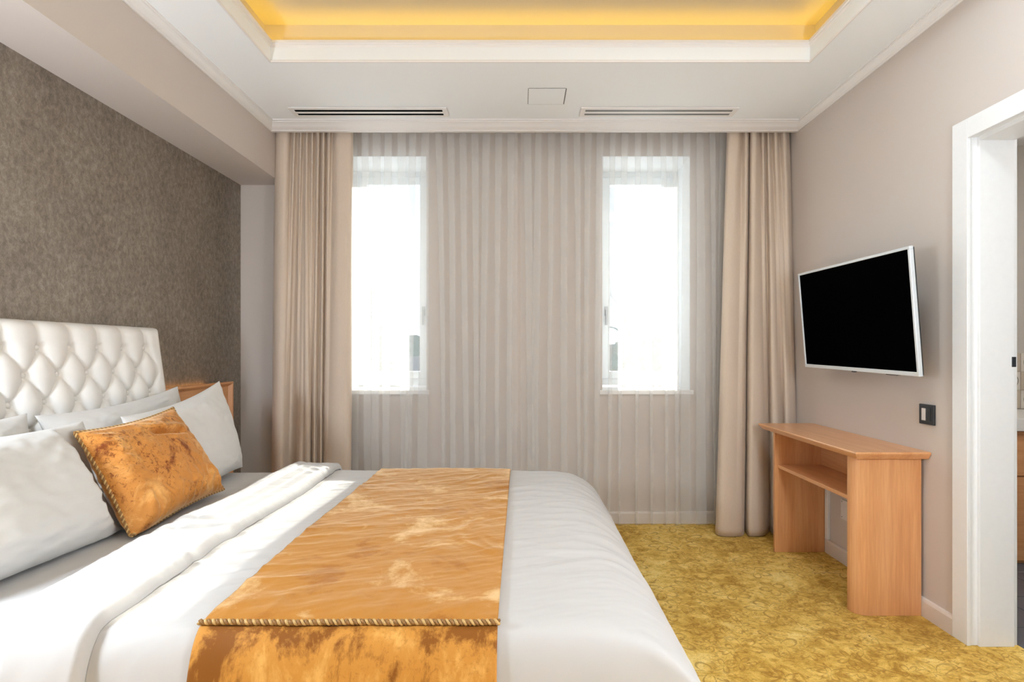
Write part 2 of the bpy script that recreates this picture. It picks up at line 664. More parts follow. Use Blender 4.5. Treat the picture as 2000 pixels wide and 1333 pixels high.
def ring(x0, x1, y0, y1, prof, sc=(1, 1, 1, 1)):
    mb = MB()
    n = len(prof)
    corners = [(x0, y0, sc[0], sc[2], 1, 1), (x1, y0, sc[1], sc[2], -1, 1), (x1, y1, sc[1], sc[3], -1, -1), (x0, y1, sc[0], sc[3], 1, -1)]
    v = []
    for (cx, cy, kx, ky, sx, sy) in corners:
        for d, z in prof:
            v.append((cx + sx * d * kx, cy + sy * d * ky, z))
    f = []
    for i in range(4):
        for k in range(n):
            a = i * n + k
            c = i * n + (k + 1) % n
            e = ((i + 1) % 4) * n
            f.append((a, c, e + (k + 1) % n, e + k))
    return mb.add(v, f)


crown = [(0, 2.653), (0.007, 2.653), (0.009, 2.659), (0.014, 2.661), (0.022, 2.668), (0.029, 2.678), (0.036, 2.684), (0.039, 2.685), (0.040, 2.690), (0.046, 2.690), (0.047, 2.6975), (0, 2.6975)]
obj('trim_3', ring(XBEAM, XR, YR, PEL, crown, (1.15, 0.95, 1, 2.2)), 'trim', kind=ST)
lip = [(0.0, 2.6965), (0.0, 2.690), (0.008, 2.690), (0.010, 2.697), (0.004, 2.703), (0.001, 2.72), (0.000, 2.748), (0.004, 2.768), (0.010, 2.776), (0.011, 2.783), (0.016, 2.786), (0.016, 2.80), (-0.008, 2.80), (-0.008, 2.7685), (-0.0, 2.768)]
obj('trim_4', ring(T_X0, T_X1, T_Y0, T_Y1, [(d - 0.004, z) for d, z in lip], (1, 1, 1, 1)), 'trim', kind=ST)

# led strips lying in the cove
for x0, x1, y0, y1, lab in (
        (T_X0 - 0.046, T_X0 - 0.034, T_Y0, T_Y1, 'amber light strip in the ceiling cove along the bed side'),
        (T_X1 + 0.034, T_X1 + 0.046, T_Y0, T_Y1, 'amber light strip in the ceiling cove along the television side'),
        (T_X0, T_X1, T_Y1 + 0.034, T_Y1 + 0.046, 'amber light strip in the ceiling cove along the window side'),
        (T_X0, T_X1, T_Y0 - 0.046, T_Y0 - 0.034, 'amber light strip in the ceiling cove opposite the window')):
    obj('led_strip', MB().box(x0, x1, y0, y1, LZ, LZ + 0.006), 'led', label=lab, cat='light strip', group='cove light strips')

# unseen flush lamp added in the tray, above the frame, as fill light
lt = thing('added_ceiling_lamp', 'unseen round white flush lamp added in the ceiling tray as fill light', 'lamp', (0.95, 1.75, ZTOP))
obj('lamp_base', MB().disc((0.95, 1.75, ZTOP - 0.085), 0.26, 0.085, 40), 'door', lt)
obj('diffuser', MB().disc((0.95, 1.75, ZTOP - 0.089), 0.24, 0.004, 40), 'lamp', lt)

# unseen bedside table and globe lamp, added left of the picture as fill
nt = thing('added_nightstand', 'unseen beech bedside table added to carry the fill lamp', 'bedside table', (-1.70, 0.85, 0))
obj('body', MB().box(-1.93, -1.48, 0.62, 1.08, 0.10, 0.50, 0.004), 'wood_y', nt)
dq = obj('drawer', MB().box(-1.478, -1.462, 0.635, 1.065, 0.30, 0.485, 0.003), 'wood_y', nt)
obj('knob', MB().disc((-1.462, 0.85, 0.39), 0.012, 0.02, 12, 'x'), 'metal', dq)
for x in (-1.88, -1.53):
    for y in (0.67, 1.03):
        obj('leg', MB().tube([(x, y, 0), (x, y, 0.102)], [0.015, 0.02], 10), 'wood_z', nt)
gl_ = thing('added_table_lamp', 'unseen white globe lamp added on the near bedside table as fill light', 'lamp', (-1.68, 0.85, 0.502))
obj('stem', MB().disc((-1.68, 0.85, 0.502), 0.08, 0.015, 24).tube([(-1.68, 0.85, 0.515), (-1.68, 0.85, 1.14)], 0.01, 10), 'metal', gl_)
gm = bmesh.new()
bmesh.ops.create_icosphere(gm, subdivisions=3, radius=0.126, matrix=Matrix.Translation((-1.68, 0.85, 1.25)))
gb = MB()
gb.bm(gm)
obj('globe', gb, 'globe', gl_, smooth=True)

# unseen globe floor lamp, added right of the picture to brighten the room
gl_ = thing('added_floor_lamp', 'unseen white globe floor lamp added near the doorway as fill light', 'lamp', (1.30, 0.45, 0))
obj('base', MB().disc((1.30, 0.45, 0.0), 0.13, 0.02, 28), 'metal', gl_)
obj('pole', MB().tube([(1.30, 0.45, 0.02), (1.30, 0.45, 1.30)], 0.012, 10), 'metal', gl_)
gm = bmesh.new()
bmesh.ops.create_icosphere(gm, subdivisions=3, radius=0.116, matrix=Matrix.Translation((1.30, 0.45, 1.42)))
gb = MB()
gb.bm(gm)
obj('globe', gb, 'globe', gl_, smooth=True)

# baseboards
bb = [(0, 0), (0.014, 0), (0.014, 0.07), (0.010, 0.082), (0, 0.084)]
b = MB().prism([(XR - d, z) for d, z in bb], 'y', 2.352, YB)
obj('baseboard_right', b, 'base', kind=ST)
b = MB()
b.add(*(lambda n: ([(XL, YB - d, z) for d, z in bb] + [(XR, YB - d, z) for d, z in bb], [(i, (i + 1) % n, n + (i + 1) % n, n + i) for i in range(n)]))(len(bb)))
obj('baseboard_back', b, 'base', kind=ST)

# ------------------------------------------------------------------ windows
for k, (x0, x1) in enumerate(WIN):
    w = thing('window_%d' % (k + 1), 'narrow white casement window behind the sheer curtain, %s' % ('next to the bed side drape' if k == 0 else 'nearest the television'), 'window', ((x0 + x1) / 2, 4.23, WZ0), kind=ST)
    fw, y0, y1 = 0.055, 4.235, 4.30
    zb = 0.945
    b = MB().box(x0, x0 + fw, y0, y1, zb, WZ1, 0.003).box(x1 - fw, x1, y0, y1, zb, WZ1, 0.003)
    b.box(x0 + fw, x1 - fw, y0, y1, WZ1 - fw, WZ1, 0.003).box(x0 + fw, x1 - fw, y0, y1, zb, zb + fw, 0.003)
    obj('window_frame', b, 'pvc', w)
    sx0, sx1, sz0, sz1, sw = x0 + fw - 0.006, x1 - fw + 0.006, zb + fw - 0.006, WZ1 - fw + 0.006, 0.056
    ys = y0 - 0.012
    b = MB().box(sx0, sx0 + sw, ys, y1 - 0.01, sz0, sz1, 0.004).box(sx1 - sw, sx1, ys, y1 - 0.01, sz0, sz1, 0.004)
    b.box(sx0 + sw, sx1 - sw, ys, y1 - 0.01, sz1 - sw, sz1, 0.004).box(sx0 + sw, sx1 - sw, ys, y1 - 0.01, sz0, sz0 + sw, 0.004)
    s = obj('sash', b, 'pvc', w)
    obj('pane', MB().box(sx0 + sw - 0.003, sx1 - sw + 0.003, y0 + 0.02, y0 + 0.024, sz0 + sw - 0.003, sz1 - sw + 0.003), 'glass', w)
    hx = sx0 + 0.028 if k == 1 else sx1 - 0.028
    b = MB().box(hx - 0.012, hx + 0.012, ys - 0.008, ys, 1.47, 1.54, 0.002).box(hx - 0.008, hx + 0.008, ys - 0.03, ys - 0.016, 1.40, 1.515, 0.003).box(hx - 0.006, hx + 0.006, ys - 0.02, ys - 0.007, 1.495, 1.512)
    obj('handle', b, 'metal', s)
    obj('window_sill', MB().box(x0 - 0.02, x1 + 0.02, YB - 0.018, YB + 0.001, WZ0 - 0.005, WZ0 + 0.025, 0.004).box(x0 + 0.001, x1 - 0.001, YB, 4.24, WZ0 - 0.004, WZ0 + 0.025), 'trim', w)
    # reveal lining
    b = MB().box(x0, x0 + 0.004, YB + 0.001, 4.24, WZ0 + 0.025, WZ1).box(x1 - 0.004, x1, YB + 0.001, 4.24, WZ0 + 0.025, WZ1).box(x0, x1, YB + 0.001, 4.24, WZ1 - 0.004, WZ1)
    obj('reveal_lining', b, 'ceil', w)

w = thing('window_3', 'unseen white framed window added behind the camera as fill light', 'window', (0.05, YR - 0.07, RW[2]), kind=ST)
fy0, fy1, fw = YR - 0.11, YR - 0.05, 0.06
b = MB().box(RW[0], RW[0] + fw, fy0, fy1, RW[2], RW[3]).box(RW[1] - fw, RW[1], fy0, fy1, RW[2], RW[3]).box(RW[0] + fw, RW[1] - fw, fy0, fy1, RW[2], RW[2] + fw).box(RW[0] + fw, RW[1] - fw, fy0, fy1, RW[3] - fw, RW[3]).box(0.72, 0.78, fy0, fy1, RW[2] + fw, RW[3] - fw)
obj('window_frame', b, 'pvc', w)
obj('pane', MB().box(RW[0] + fw, 0.72, YR - 0.084, YR - 0.08, RW[2] + fw, RW[3] - fw), 'glass', w)
obj('pane', MB().box(0.78, RW[1] - fw, YR - 0.084, YR - 0.08, RW[2] + fw, RW[3] - fw), 'glass', w)

# ------------------------------------------------------------------ doorway to the bathroom
d = thing('door_1', 'white painted doorway casing beside the light switch, opening to the bathroom', 'door frame', (XR, 2.27, 0), kind=ST)
iy, oy, iz, oz = 2.272, 2.352, 2.07, 2.150
b = MB().box(XR - 0.014, XR + 0.001, iy, oy, 0, oz, 0.002)
obj('architrave', b, 'door', d)
obj('architrave', MB().box(XR - 0.014, XR + 0.001, 1.33, iy, iz, oz, 0.002), 'door', d)
obj('architrave', MB().box(XR - 0.014, XR + 0.001, 1.33, 1.413, 0, iz, 0.002), 'door', d)
obj('jamb', MB().box(XR - 0.002, 2.026, iy + 0.006, D_Y1 + 0.0, 0, D_Z), 'door', d)
obj('jamb', MB().box(XR - 0.002, 2.026, D_Y0, 1.413, 0, D_Z), 'door', d)
obj('jamb', MB().box(XR - 0.002, 2.026, 1.413, iy + 0.006, iz + 0.004, D_Z), 'door', d)
st = obj('door_stop', MB().box(1.862, 2.004, iy - 0.008, iy + 0.008, 0, iz + 0.004, 0.002), 'door', d)
obj('door_stop', MB().box(1.862, 2.004, 1.41, iy - 0.008, iz - 0.012, iz + 0.006, 0.002), 'door', d)
obj('strike_plate', MB().box(1.992, 2.008, iy - 0.011, iy - 0.002, 1.137, 1.178, 0.001), 'black', d, label='black metal strike plate')

# ------------------------------------------------------------------ bathroom beyond
BX1, BY0, BY1, BZ = 3.70, 0.9, 3.66, 2.55
obj('wall_bathroom_back', MB().box(2.02, BX1, BY1, BY1 + 0.1, -0.12, 2.8), 'bathwall', kind=ST)
obj('wall_bathroom_right', MB().box(BX1, BX1 + 0.1, BY0, BY1 + 0.1, -0.12, 2.8), 'bathwall', kind=ST)
obj('wall_bathroom_front', MB().box(2.02, BX1 + 0.1, BY0 - 0.1, BY0, -0.12, 2.8), 'bathwall', kind=ST)
obj('ceiling_bathroom', MB().box(2.02, BX1, BY0, BY1, BZ, BZ + 0.1), 'ceil', kind=ST)
fl = obj('floor_bathroom', MB().box(2.03, BX1, BY0, BY1, -0.12, -0.004), 'grout', kind=ST)
t0 = None
for i in range(6):
    for j in range(9):
        x, y = 2.034 + i * 0.3, BY0 + 0.003 + j * 0.305
        if t0 is None:
            t0 = obj('tile', MB().box(x, min(x + 0.296, BX1), y, y + 0.301, -0.006, 0.0, 0.0015), 'tile_f', fl)
        elif x + 0.29 < BX1 and y + 0.3 < BY1 + 0.01:
            shared(t0, 'tile', (i * 0.3, j * 0.305, 0), fl)
ts = thing('wall_bathroom_tiling', None, None, (2.6, BY1, 0.83), kind=ST)
TZ, TS = 0.826, 0.122
for i in range(9):
    for j in range(3):
        x, z = 2.42 + i * TS, TZ + j * TS
        q = obj('tile', MB().box(x, x + TS - 0.003, BY1 - 0.008, BY1, z, z + TS - 0.003, 0.001), 'tile_a' if (i + j) % 2 else 'tile_b', ts)
        cx, cz = x + TS / 2, z + TS / 2
        if (i + j) % 2:
            b = MB()
            pts = [(cx + 0.042 * math.cos(a * math.pi / 12), BY1 - 0.008, cz + 0.042 * math.sin(a * math.pi / 12)) for a in range(25)]
            b.tube(pts, 0.003, 5, False)
        else:
            b = MB().box(cx - 0.035, cx + 0.035, BY1 - 0.0095, BY1 - 0.0075, cz - 0.006, cz + 0.006).box(cx - 0.006, cx + 0.006, BY1 - 0.0095, BY1 - 0.0075, cz - 0.035, cz + 0.035)
        obj('tile_motif', b, 'tile_d', q)

v = thing('vanity_cabinet', 'beech bathroom vanity cabinet seen through the doorway', 'cabinet', (3.0, 3.4, 0))
obj('body', MB().box(2.42, 3.55, 3.165, BY1 - 0.01, 0.0, 0.752), 'wood_x', v)
obj('drawer', MB().box(2.424, 3.546, 3.145, 3.165, 0.498, 0.748, 0.002), 'wood_x', v)
dr = obj('door', MB().box(2.424, 2.983, 3.145, 3.165, 0.02, 0.492, 0.002), 'wood_x', v)
obj('knob', MB().disc((2.93, 3.125, 0.43), 0.012, 0.02, 12, 'y'), 'metal', dr)
dr = obj('door', MB().box(2.987, 3.546, 3.145, 3.165, 0.02, 0.492, 0.002), 'wood_x', v)
obj('knob', MB().disc((3.04, 3.125, 0.43), 0.012, 0.02, 12, 'y'), 'metal', dr)
obj('countertop', MB().box(2.40, 3.58, 3.12, BY1 - 0.009, 0.753, 0.823, 0.004), 'stone', label='white bathroom countertop above the beech vanity', cat='countertop')
lb = thing('added_ceiling_lamp', 'unseen round flush lamp added to light the bathroom', 'lamp', (2.8, 2.2, BZ))  # unseen lamp, added to brighten the bathroom
obj('lamp_base', MB().disc((2.8, 2.2, BZ - 0.02), 0.17, 0.02, 32), 'door', lb)
obj('diffuser', MB().disc((2.8, 2.2, BZ - 0.06), 0.155, 0.04, 32), 'lampb', lb)


# ------------------------------------------------------------------ bed
BYC, ZB = 2.09, 0.585
bed = thing('bed', 'wide double bed with buttoned cream leather headboard and white linen', 'bed', (-0.85, BYC, 0))
obj('base', MB().box(-1.80, 0.16, 1.33, 2.85, 0.06, 0.30, 0.012), 'boxbase', bed)
obj('mattress', MB().box(-1.795, 0.17, 1.325, 2.855, 0.302, 0.545, 0.04), 'mattress', bed, smooth=True)
for x in (-1.7, 0.05):
    for y in (1.42, 2.76):
        obj('leg', MB().tube([(x, y, 0), (x, y, 0.062)], [0.022, 0.03], 12), 'wood_z', bed)

# headboard
HY0, HY1, HZ0, HZ1 = 1.283, 2.895, 0.28, 1.322
BU_Y, BU_Z, BY_A, BZ_A = 0.1525, 0.105, 2.768, 1.215     # button lattice


def hb_face(y, z):
    """x of the undisturbed front face"""
    return np.interp(z, [0.3, 0.8, 1.0, 1.2, 1.33], [-1.800, -1.802, -1.817, -1.845, -1.862])


ny, nz = 380, 250
Yg, Zg = np.meshgrid(np.linspace(HY0, HY1, ny), np.linspace(HZ0, HZ1, nz), indexing='ij')
u = (Yg - BY_A) / BU_Y
w_ = (Zg - BZ_A) / (2 * BU_Z)
a_, b_ = u + w_, u - w_
puff = (np.abs(np.sin(np.pi * a_)) * np.abs(np.sin(np.pi * b_))) ** 0.42
col = np.abs(np.sin(np.pi * u)) ** 0.42
top = sstep(0.0, 0.03, Zg - BZ_A)
puff = puff * (1 - top) + col * top
edge_y = np.minimum(Yg - HY0, HY1 - Yg)
side = sstep(0.05, 0.11, edge_y)
puff = puff * side + 0.86 * (1 - side)
r_btn = np.full_like(Yg, 9.0)
btns = []
for j in range(0, 9):
    z = BZ_A - j * BU_Z
    for i in range(0, 11):
        y = BY_A - i * BU_Y - (BU_Y / 2 if j % 2 else 0)
        if y < HY0 + 0.06 or z < 0.40:
            continue
        btns.append((y, z))
        r_btn = np.minimum(r_btn, np.hypot(Yg - y, Zg - z))
depth = 0.022 * puff - 0.016 * np.exp(-(r_btn / 0.016) ** 2)
edge = np.minimum(edge_y, np.minimum(HZ1 - Zg, 9))
rnd = 0.045 * (1 - np.sqrt(np.clip(1 - (1 - np.clip(edge / 0.045, 0, 1)) ** 2, 0, 1)))
Xg = hb_face(Yg, Zg) + depth - 0.022 - rnd
b = MB().grid(np.stack([Xg, Yg, Zg], 2))
# rim to the back plane
xb = XL + 0.003
rim = [(i, nz - 1) for i in range(ny)]
per = [(0, j) for j in range(nz)] + [(i, nz - 1) for i in range(1, ny)] + [(ny - 1, j) for j in range(nz - 2, -1, -1)] + [(i, 0) for i in range(ny - 2, 0, -1)]
o0 = len(b.v)
for (i, j) in per:
    b.v.append((xb, Yg[i, j], Zg[i, j]))
n = len(per)
for k in range(n):
    p, q = per[k], per[(k + 1) % n]
    b.f.append((p[0] * nz + p[1], q[0] * nz + q[1], o0 + (k + 1) % n, o0 + k))
b.f.append(tuple(o0 + k for k in range(n)))
hb = obj('headboard', b, 'leather', bed, smooth=True)
bt = None
for (y, z) in btns:
    x = float(hb_face(y, z)) - 0.030
    if bt is None:
        m = MB()
        g = []
        for r, h in ((0.0105, 0.0), (0.0105, 0.004), (0.0085, 0.0075), (0.004, 0.0092), (0.0005, 0.0095)):
            g.append([(x + h, y + r * math.cos(k * math.pi / 7), z + r * math.sin(k * math.pi / 7)) for k in range(14)])
        m.grid(np.array(g).transpose(1, 0, 2), wrap_u=True)
        bt = obj('button', m, 'leather', hb, smooth=True)
        b0 = (x, y, z)
    else:
        shared(bt, 'button', (x - b0[0], y - b0[1], z - b0[2]), hb)

# shared drape surface of everything that lies on the mattress
foot, LX = smooth_line([(-1.84, 0), (-1.0, 0), (0.06, 0), (0.17, -0.008), (0.27, -0.028), (0.355, -0.085), (0.415, -0.16), (0.455, -0.25), (0.483, -0.36), (0.505, -0.45), (0.522, -0.525)], 900)
sidep, LY = smooth_line([(0, 0), (0.70, 0), (0.77, -0.002), (0.82, -0.010), (0.853, -0.038), (0.873, -0.09), (0.888, -0.19), (0.900, -0.36), (0.908, -0.51)], 700)
sx_arc = np.linspace(0, LX, 900)
ty_arc = np.linspace(0, LY, 700)
X_FLAT = -1.84


def bed_surf(S, T, off=0.0, wr=1.0):
    """S arc length from the head end, T signed arc length from the bed's centre line (+ far side)"""
    x = np.interp(S, sx_arc, foot[:, 0])
    dx = np.interp(S, sx_arc, foot[:, 1])
    at = np.abs(T)
    y = BYC + np.sign(T) * np.interp(at, ty_arc, sidep[:, 0])
    dy = np.interp(at, ty_arc, sidep[:, 1])
    k = 0.03
    h = np.clip(0.5 + 0.5 * (dy - dx) / k, 0, 1)
    dz = dy * (1 - h) + dx * h - k * h * (1 - h)
    dz = dz + 0.0075
    # far foot corner is tucked up a little
    lift = sstep(0.30, 0.60, -dx) * sstep(0.55, 0.95, T)
    dz = dz + 0.16 * lift
    P = np.stack([x, y, ZB + dz], -1)
    N = normals(P)
    if N[N.shape[0] // 2, N.shape[1] // 2, 2] < 0:
        N = -N
    sag = 0.012 * fbm(x * 1.3 + 3, y * 1.3, 2)
    w1 = 0.0072 * ridge(x * 2.2 + y * 3.4 + 0.8 * pn(x * 2, y * 2), y * 9.5 - x * 3.2) * sstep(-0.15, 0.35, pn(x * 1.7 + 5, y * 1.9 + 8))
    w2 = 0.0030 * fbm(x * 5 + 11, y * 16 - x * 6, 3)
    drop_s = sstep(0.03, 0.4, -dy)
    drop_f = sstep(0.05, 0.45, -dx)
    fold = 0.020 * drop_s * pn(x * 5.5 + 2.5, 0.7 * y) + 0.022 * drop_f * pn(y * 3.6 + 1.7, 0.4 * x + 4) + 0.006 * (drop_s + drop_f) * pn(x * 14 + y * 12, 3.1)
    disp = wr * (sag * (1 - np.maximum(drop_s, drop_f)) + w1 * (1 - 0.6 * np.maximum(drop_s, drop_f)) + w2 + fold) + off
    return P + N * disp[..., None], N


def s_of_x(x):
    return x - X_FLAT


def cloth(name, P, N, th, mat, parent=None, **kw):
    mb = MB()
    nu, nv = P.shape[:2]
    mb.grid(P)
    Q = P - N * th
    o = len(mb.v)
    mb.grid(Q, flip=True)
    per = [(i, 0) for i in range(nu)] + [(nu - 1, j) for j in range(1, nv)] + [(i, nv - 1) for i in range(nu - 2, -1, -1)] + [(0, j) for j in range(nv - 2, 0, -1)]
    n = len(per)
    for k in range(n):
        p, q = per[k], per[(k + 1) % n]
        a, c = p[0] * nv + p[1], q[0] * nv + q[1]
        mb.f.append((a, o + a, o + c, c))
    return obj(name, mb, mat, parent, smooth=True, **kw)


# fitted sheet: a part of the made mattress
S, T = np.meshgrid(np.linspace(0.02, s_of_x(-0.85), 130), np.linspace(-LY * 0.80, LY * 0.80, 260), indexing='ij')
P, N = bed_surf(S, T, -0.010, 0.35)
cloth('fitted_sheet', P, N, 0.008, 'sheet', bed)

# duvet
duv = thing('duvet', 'white cotton duvet draped over the bed with turned-down top edge', 'duvet', (-0.4, BYC, ZB))
S, T = np.meshgrid(np.linspace(s_of_x(-1.10), LX, 380), np.linspace(-LY, LY, 520), indexing='ij')
P, N = bed_surf(S, T)
cloth('cover', P, N, 0.012, 'linen', duv)
# turned-down edge: a thick folded band across the bed
S, T = np.meshgrid(np.concatenate([np.linspace(s_of_x(-1.235), s_of_x(-0.965), 70), np.linspace(s_of_x(-0.963), s_of_x(-0.944), 16)]), np.linspace(-LY * 0.99, LY * 0.99, 560), indexing='ij')
xw = S + X_FLAT + 0.012 * pn(T * 2.1, 0.5) + 0.05 * sstep(0.2, 1.0, -T) * 0
tb = np.clip((S - S.min()) / (S.max() - S.min()), 0, 1)
hump = sstep(0, 0.30, tb) * (1 - 0.25 * sstep(0.25, 0.7, tb)) * np.sqrt(np.clip(1 - ((tb - 0.93) / 0.07).clip(0, 1) ** 2, 0, 1))
crease = -0.010 * np.exp(-((tb - 0.40) / 0.035) ** 2) * (0.6 + 0.8 * pn(T * 3, 1.0))
pk = 0.006 * ridge(tb * 1.2 + T * 2.0, T * 11 + tb * 2) * sstep(0.45, 0.8, tb) * sstep(-0.1, 0.3, pn(T * 2.2, 6.0))
P, N = bed_surf(S, T, 0.0, 1.0)
shift = 0.014 * pn(T * 1.6, 2.5)
P[..., 0] += shift
P = P + N * ((0.040 + 0.006 * pn(T * 1.5, 9.0)) * hump + crease * hump + pk + 0.003)[..., None]
cloth('turned_down_edge', P, N, 0.004, 'linen', duv)


# runner with twisted cord
def rope(name, path, r, parent, turns_per_m=110):
    path = np.array(path, float)
    d = np.concatenate([[0], np.cumsum(np.linalg.norm(np.diff(path, axis=0), axis=1))])
    n = int(d[-1] * turns_per_m * 7)
    s = np.linspace(0, d[-1], n)
    c = np.stack([np.interp(s, d, path[:, k]) for k in range(3)], 1)
    tg = np.gradient(c, axis=0)
    tg /= np.linalg.norm(tg, axis=1, keepdims=True)
    ref = np.array([0.31, 0.2, 0.93])
    e1 = np.cross(tg, ref)
    e1 /= np.linalg.norm(e1, axis=1, keepdims=True)
    e2 = np.cross(tg, e1)
    for k, mt in enumerate(('cord', 'cord2')):
        ph = 2 * np.pi * turns_per_m * s * 0.5 + np.pi * k
        q = c + (e1 * np.cos(ph)[:, None] + e2 * np.sin(ph)[:, None]) * r * 0.55
        obj('cord_strand', MB().tube(q.tolist(), r * 0.6, 5), mt, parent, smooth=True)


run = thing('bed_runner', 'gold velvet runner with twisted cord laid across the foot of the bed', 'bed runner', (-0.39, BYC, ZB))
RX0, RX1 = -0.722, -0.052
t_cord = -(0.822 + 0.003)
S, T = np.meshgrid(np.linspace(s_of_x(RX0), s_of_x(RX1), 130), np.linspace(t_cord, LY * 0.80, 420), indexing='ij')
P, N = bed_surf(S, T, 0.010)
ex = 0.0035 * ridge(P[..., 0] * 7 + 3 * pn(P[..., 0] * 3, P[..., 1] * 3), P[..., 1] * 5) * sstep(0.0, 0.3, pn(P[..., 0] * 3 + 2, P[..., 1] * 2.2)) + 0.0014 * fbm(P[..., 0] * 18, P[..., 1] * 14, 3)
ex = ex + 0.004 * ridge(P[..., 0] * 13, P[..., 1] * 2.5) * sstep(-0.55, -0.80, T)
cloth('velvet_top', P + N * ex[..., None], N, 0.005, 'velvet', run)
S, T = np.meshgrid(np.linspace(s_of_x(RX0), s_of_x(RX1), 130), np.linspace(-LY * 0.80, t_cord - 0.004, 110), indexing='ij')
P, N = bed_surf(S, T, 0.010)
cloth('velvet_border', P + N * (0.004 * pn(P[..., 0] * 11, P[..., 2] * 3))[..., None], N, 0.005, 'velvet_s', run)
S, T = np.meshgrid(np.linspace(s_of_x(RX0 - 0.004), s_of_x(RX1 + 0.004), 120), np.array([t_cord - 0.004, t_cord - 0.002, t_cord]), indexing='ij')
P, N = bed_surf(S, T, 0.017)
cp = thing_cord = bpy.data.objects.new('cord', None)
C.objects.link(cp)
cp.parent = run
rope('cord', P[:, 1, :], 0.0065, cp)


# ------------------------------------------------------------------ pillows
def pillow(c, long, up, w, h, t, seed=0, n=72, ear=0.045, wr=1.0, taper=0.0):
    """two puffed sheets joined at the seam; returns P_front, P_back (n, n, 3)"""
    L = Vector(long).normalized()
    U = Vector(up).normalized()
    N = L.cross(U).normalized()
    g = np.linspace(-1, 1, n)
    g = np.sign(g) * (1 - (1 - np.abs(g)) ** 1.35)
    A, B = np.meshgrid(g, g, indexing='ij')
    pa = A * w / 2 * (1 - ear * 1.6 * (1 - B ** 2) * np.abs(A) ** 2)
    pa = pa * (1 - taper * (B + 1) / 2)
    pb = B * h / 2 * (1 - ear * 2.2 * (1 - A ** 2) * np.abs(B) ** 2)
    th = t / 2 * (np.clip(1 - np.abs(A) ** 2.6, 0, 1) * np.clip(1 - np.abs(B) ** 2.6, 0, 1)) ** 0.55
    th = th * (1 - 0.22 * B)                      # fill sinks to the lower side
    out = []
    for sgn in (1, -1):
        r = np.maximum(np.abs(A), np.abs(B))
        wave = wr * (0.010 * pn(A * 2.0 + seed, B * 2.0 + sgn * 3 + seed) * (1 - r ** 3)
                     + 0.007 * ridge(A * 2.4 + B * 1.7 + seed * 3.1, B * 3.6 - A * 2.2 + sgn * 5) * sstep(0.25, 0.8, r) * (1 - r ** 8) * sstep(-0.2, 0.3, pn(A * 1.6 + seed, B * 1.6 + 7))
                     + 0.003 * fbm(A * 7 + seed, B * 7, 2) * (1 - r ** 6))
        d = sgn * (th + wave)
        P = np.array(c)[None, None, :] + pa[..., None] * np.array(L) + pb[..., None] * np.array(U) + d[..., None] * np.array(N)
        # droop of the free corners
        out.append(P)
    return out, (np.array(c), np.array(L), np.array(U), np.array(N), w, h, t)


def clampz(Ps, z0):
    for P in Ps:
        lowf = np.clip((z0 + 0.03 - P[..., 2]) / 0.06, 0, None)
        P[..., 2] = np.where(P[..., 2] < z0, z0 + 0.0005, P[..., 2])


def push(Ps, body, gap=0.003):
    """press soft pillows back so that a body leaning on them does not cut through"""
    c, L, U, N, w, h, t = body
    for P in Ps:
        q = P - c
        a = q @ L / (w / 2)
        bb_ = q @ U / (h / 2)
        dd = q @ N
        inside = (np.abs(a) < 1.14) & (np.abs(bb_) < 1.14)
        fa = np.clip(1 - np.clip(np.abs(a), 0, 1) ** 2.6, 0, 1) * np.clip(1 - np.clip(np.abs(bb_), 0, 1) ** 2.6, 0, 1)
        lim = -(t / 2 * fa ** 0.55 * (1 - 0.22 * np.clip(bb_, -1, 1)) + 0.014 + gap)
        soft = sstep(1.14, 1.0, np.maximum(np.abs(a), np.abs(bb_)))
        over = np.where(inside & (dd > lim), dd - lim, 0) * soft
        P -= over[..., None] * N


def build_pillow(name, Ps, mat, label, cat, group=None, root=None):
    n = Ps[0].shape[0]
    mb = MB().grid(Ps[0]).grid(Ps[1], flip=True)
    if root is None:
        o = obj(name, mb, mat, None, smooth=True, label=label, cat=cat, group=group, fixn=False)
    else:
        o = obj(name, mb, mat, root, smooth=True, fixn=False)
    bm = bmesh.new()
    bm.from_mesh(o.data)
    bmesh.ops.remove_doubles(bm, verts=bm.verts[:], dist=0.0004)
    bmesh.ops.recalc_face_normals(bm, faces=bm.faces[:])
    bm.to_mesh(o.data)
    bm.free()
    o.data.shade_smooth()
    return o


Yv = (0, 1, 0)
cush, cbody = pillow((-1.385, 2.125, 0.766), (0.0, 1, 0.055), (-0.50, 0.0, 0.86), 0.57, 0.41, 0.16, 3.3, 110, 0.04, 1.3, taper=0.07)
p1, b1 = pillow((-1.500, 2.530, 0.775), (0.02, 1, 0.15), (-0.26, 0, 0.97), 0.70, 0.46, 0.21, 1.1, 76, 0.06, 1.5)
p3, b3 = pillow((-1.478, 1.585, 0.760), (0.03, 1, -0.03), (-0.34, 0, 0.94), 0.76, 0.44, 0.22, 5.2, 76, 0.045, 2.2)
p2, b2 = pillow((-1.685, 2.430, 0.786), (0.0, 1, 0.065), (-0.30, 0, 0.95), 0.84, 0.44, 0.15, 8.7, 76, 0.055, 1.8)
p4, b4 = pillow((-1.695, 1.585, 0.785), (0.0, 1, -0.03), (-0.28, 0, 0.96), 0.80, 0.43, 0.15, 2.9, 76, 0.055, 1.8)
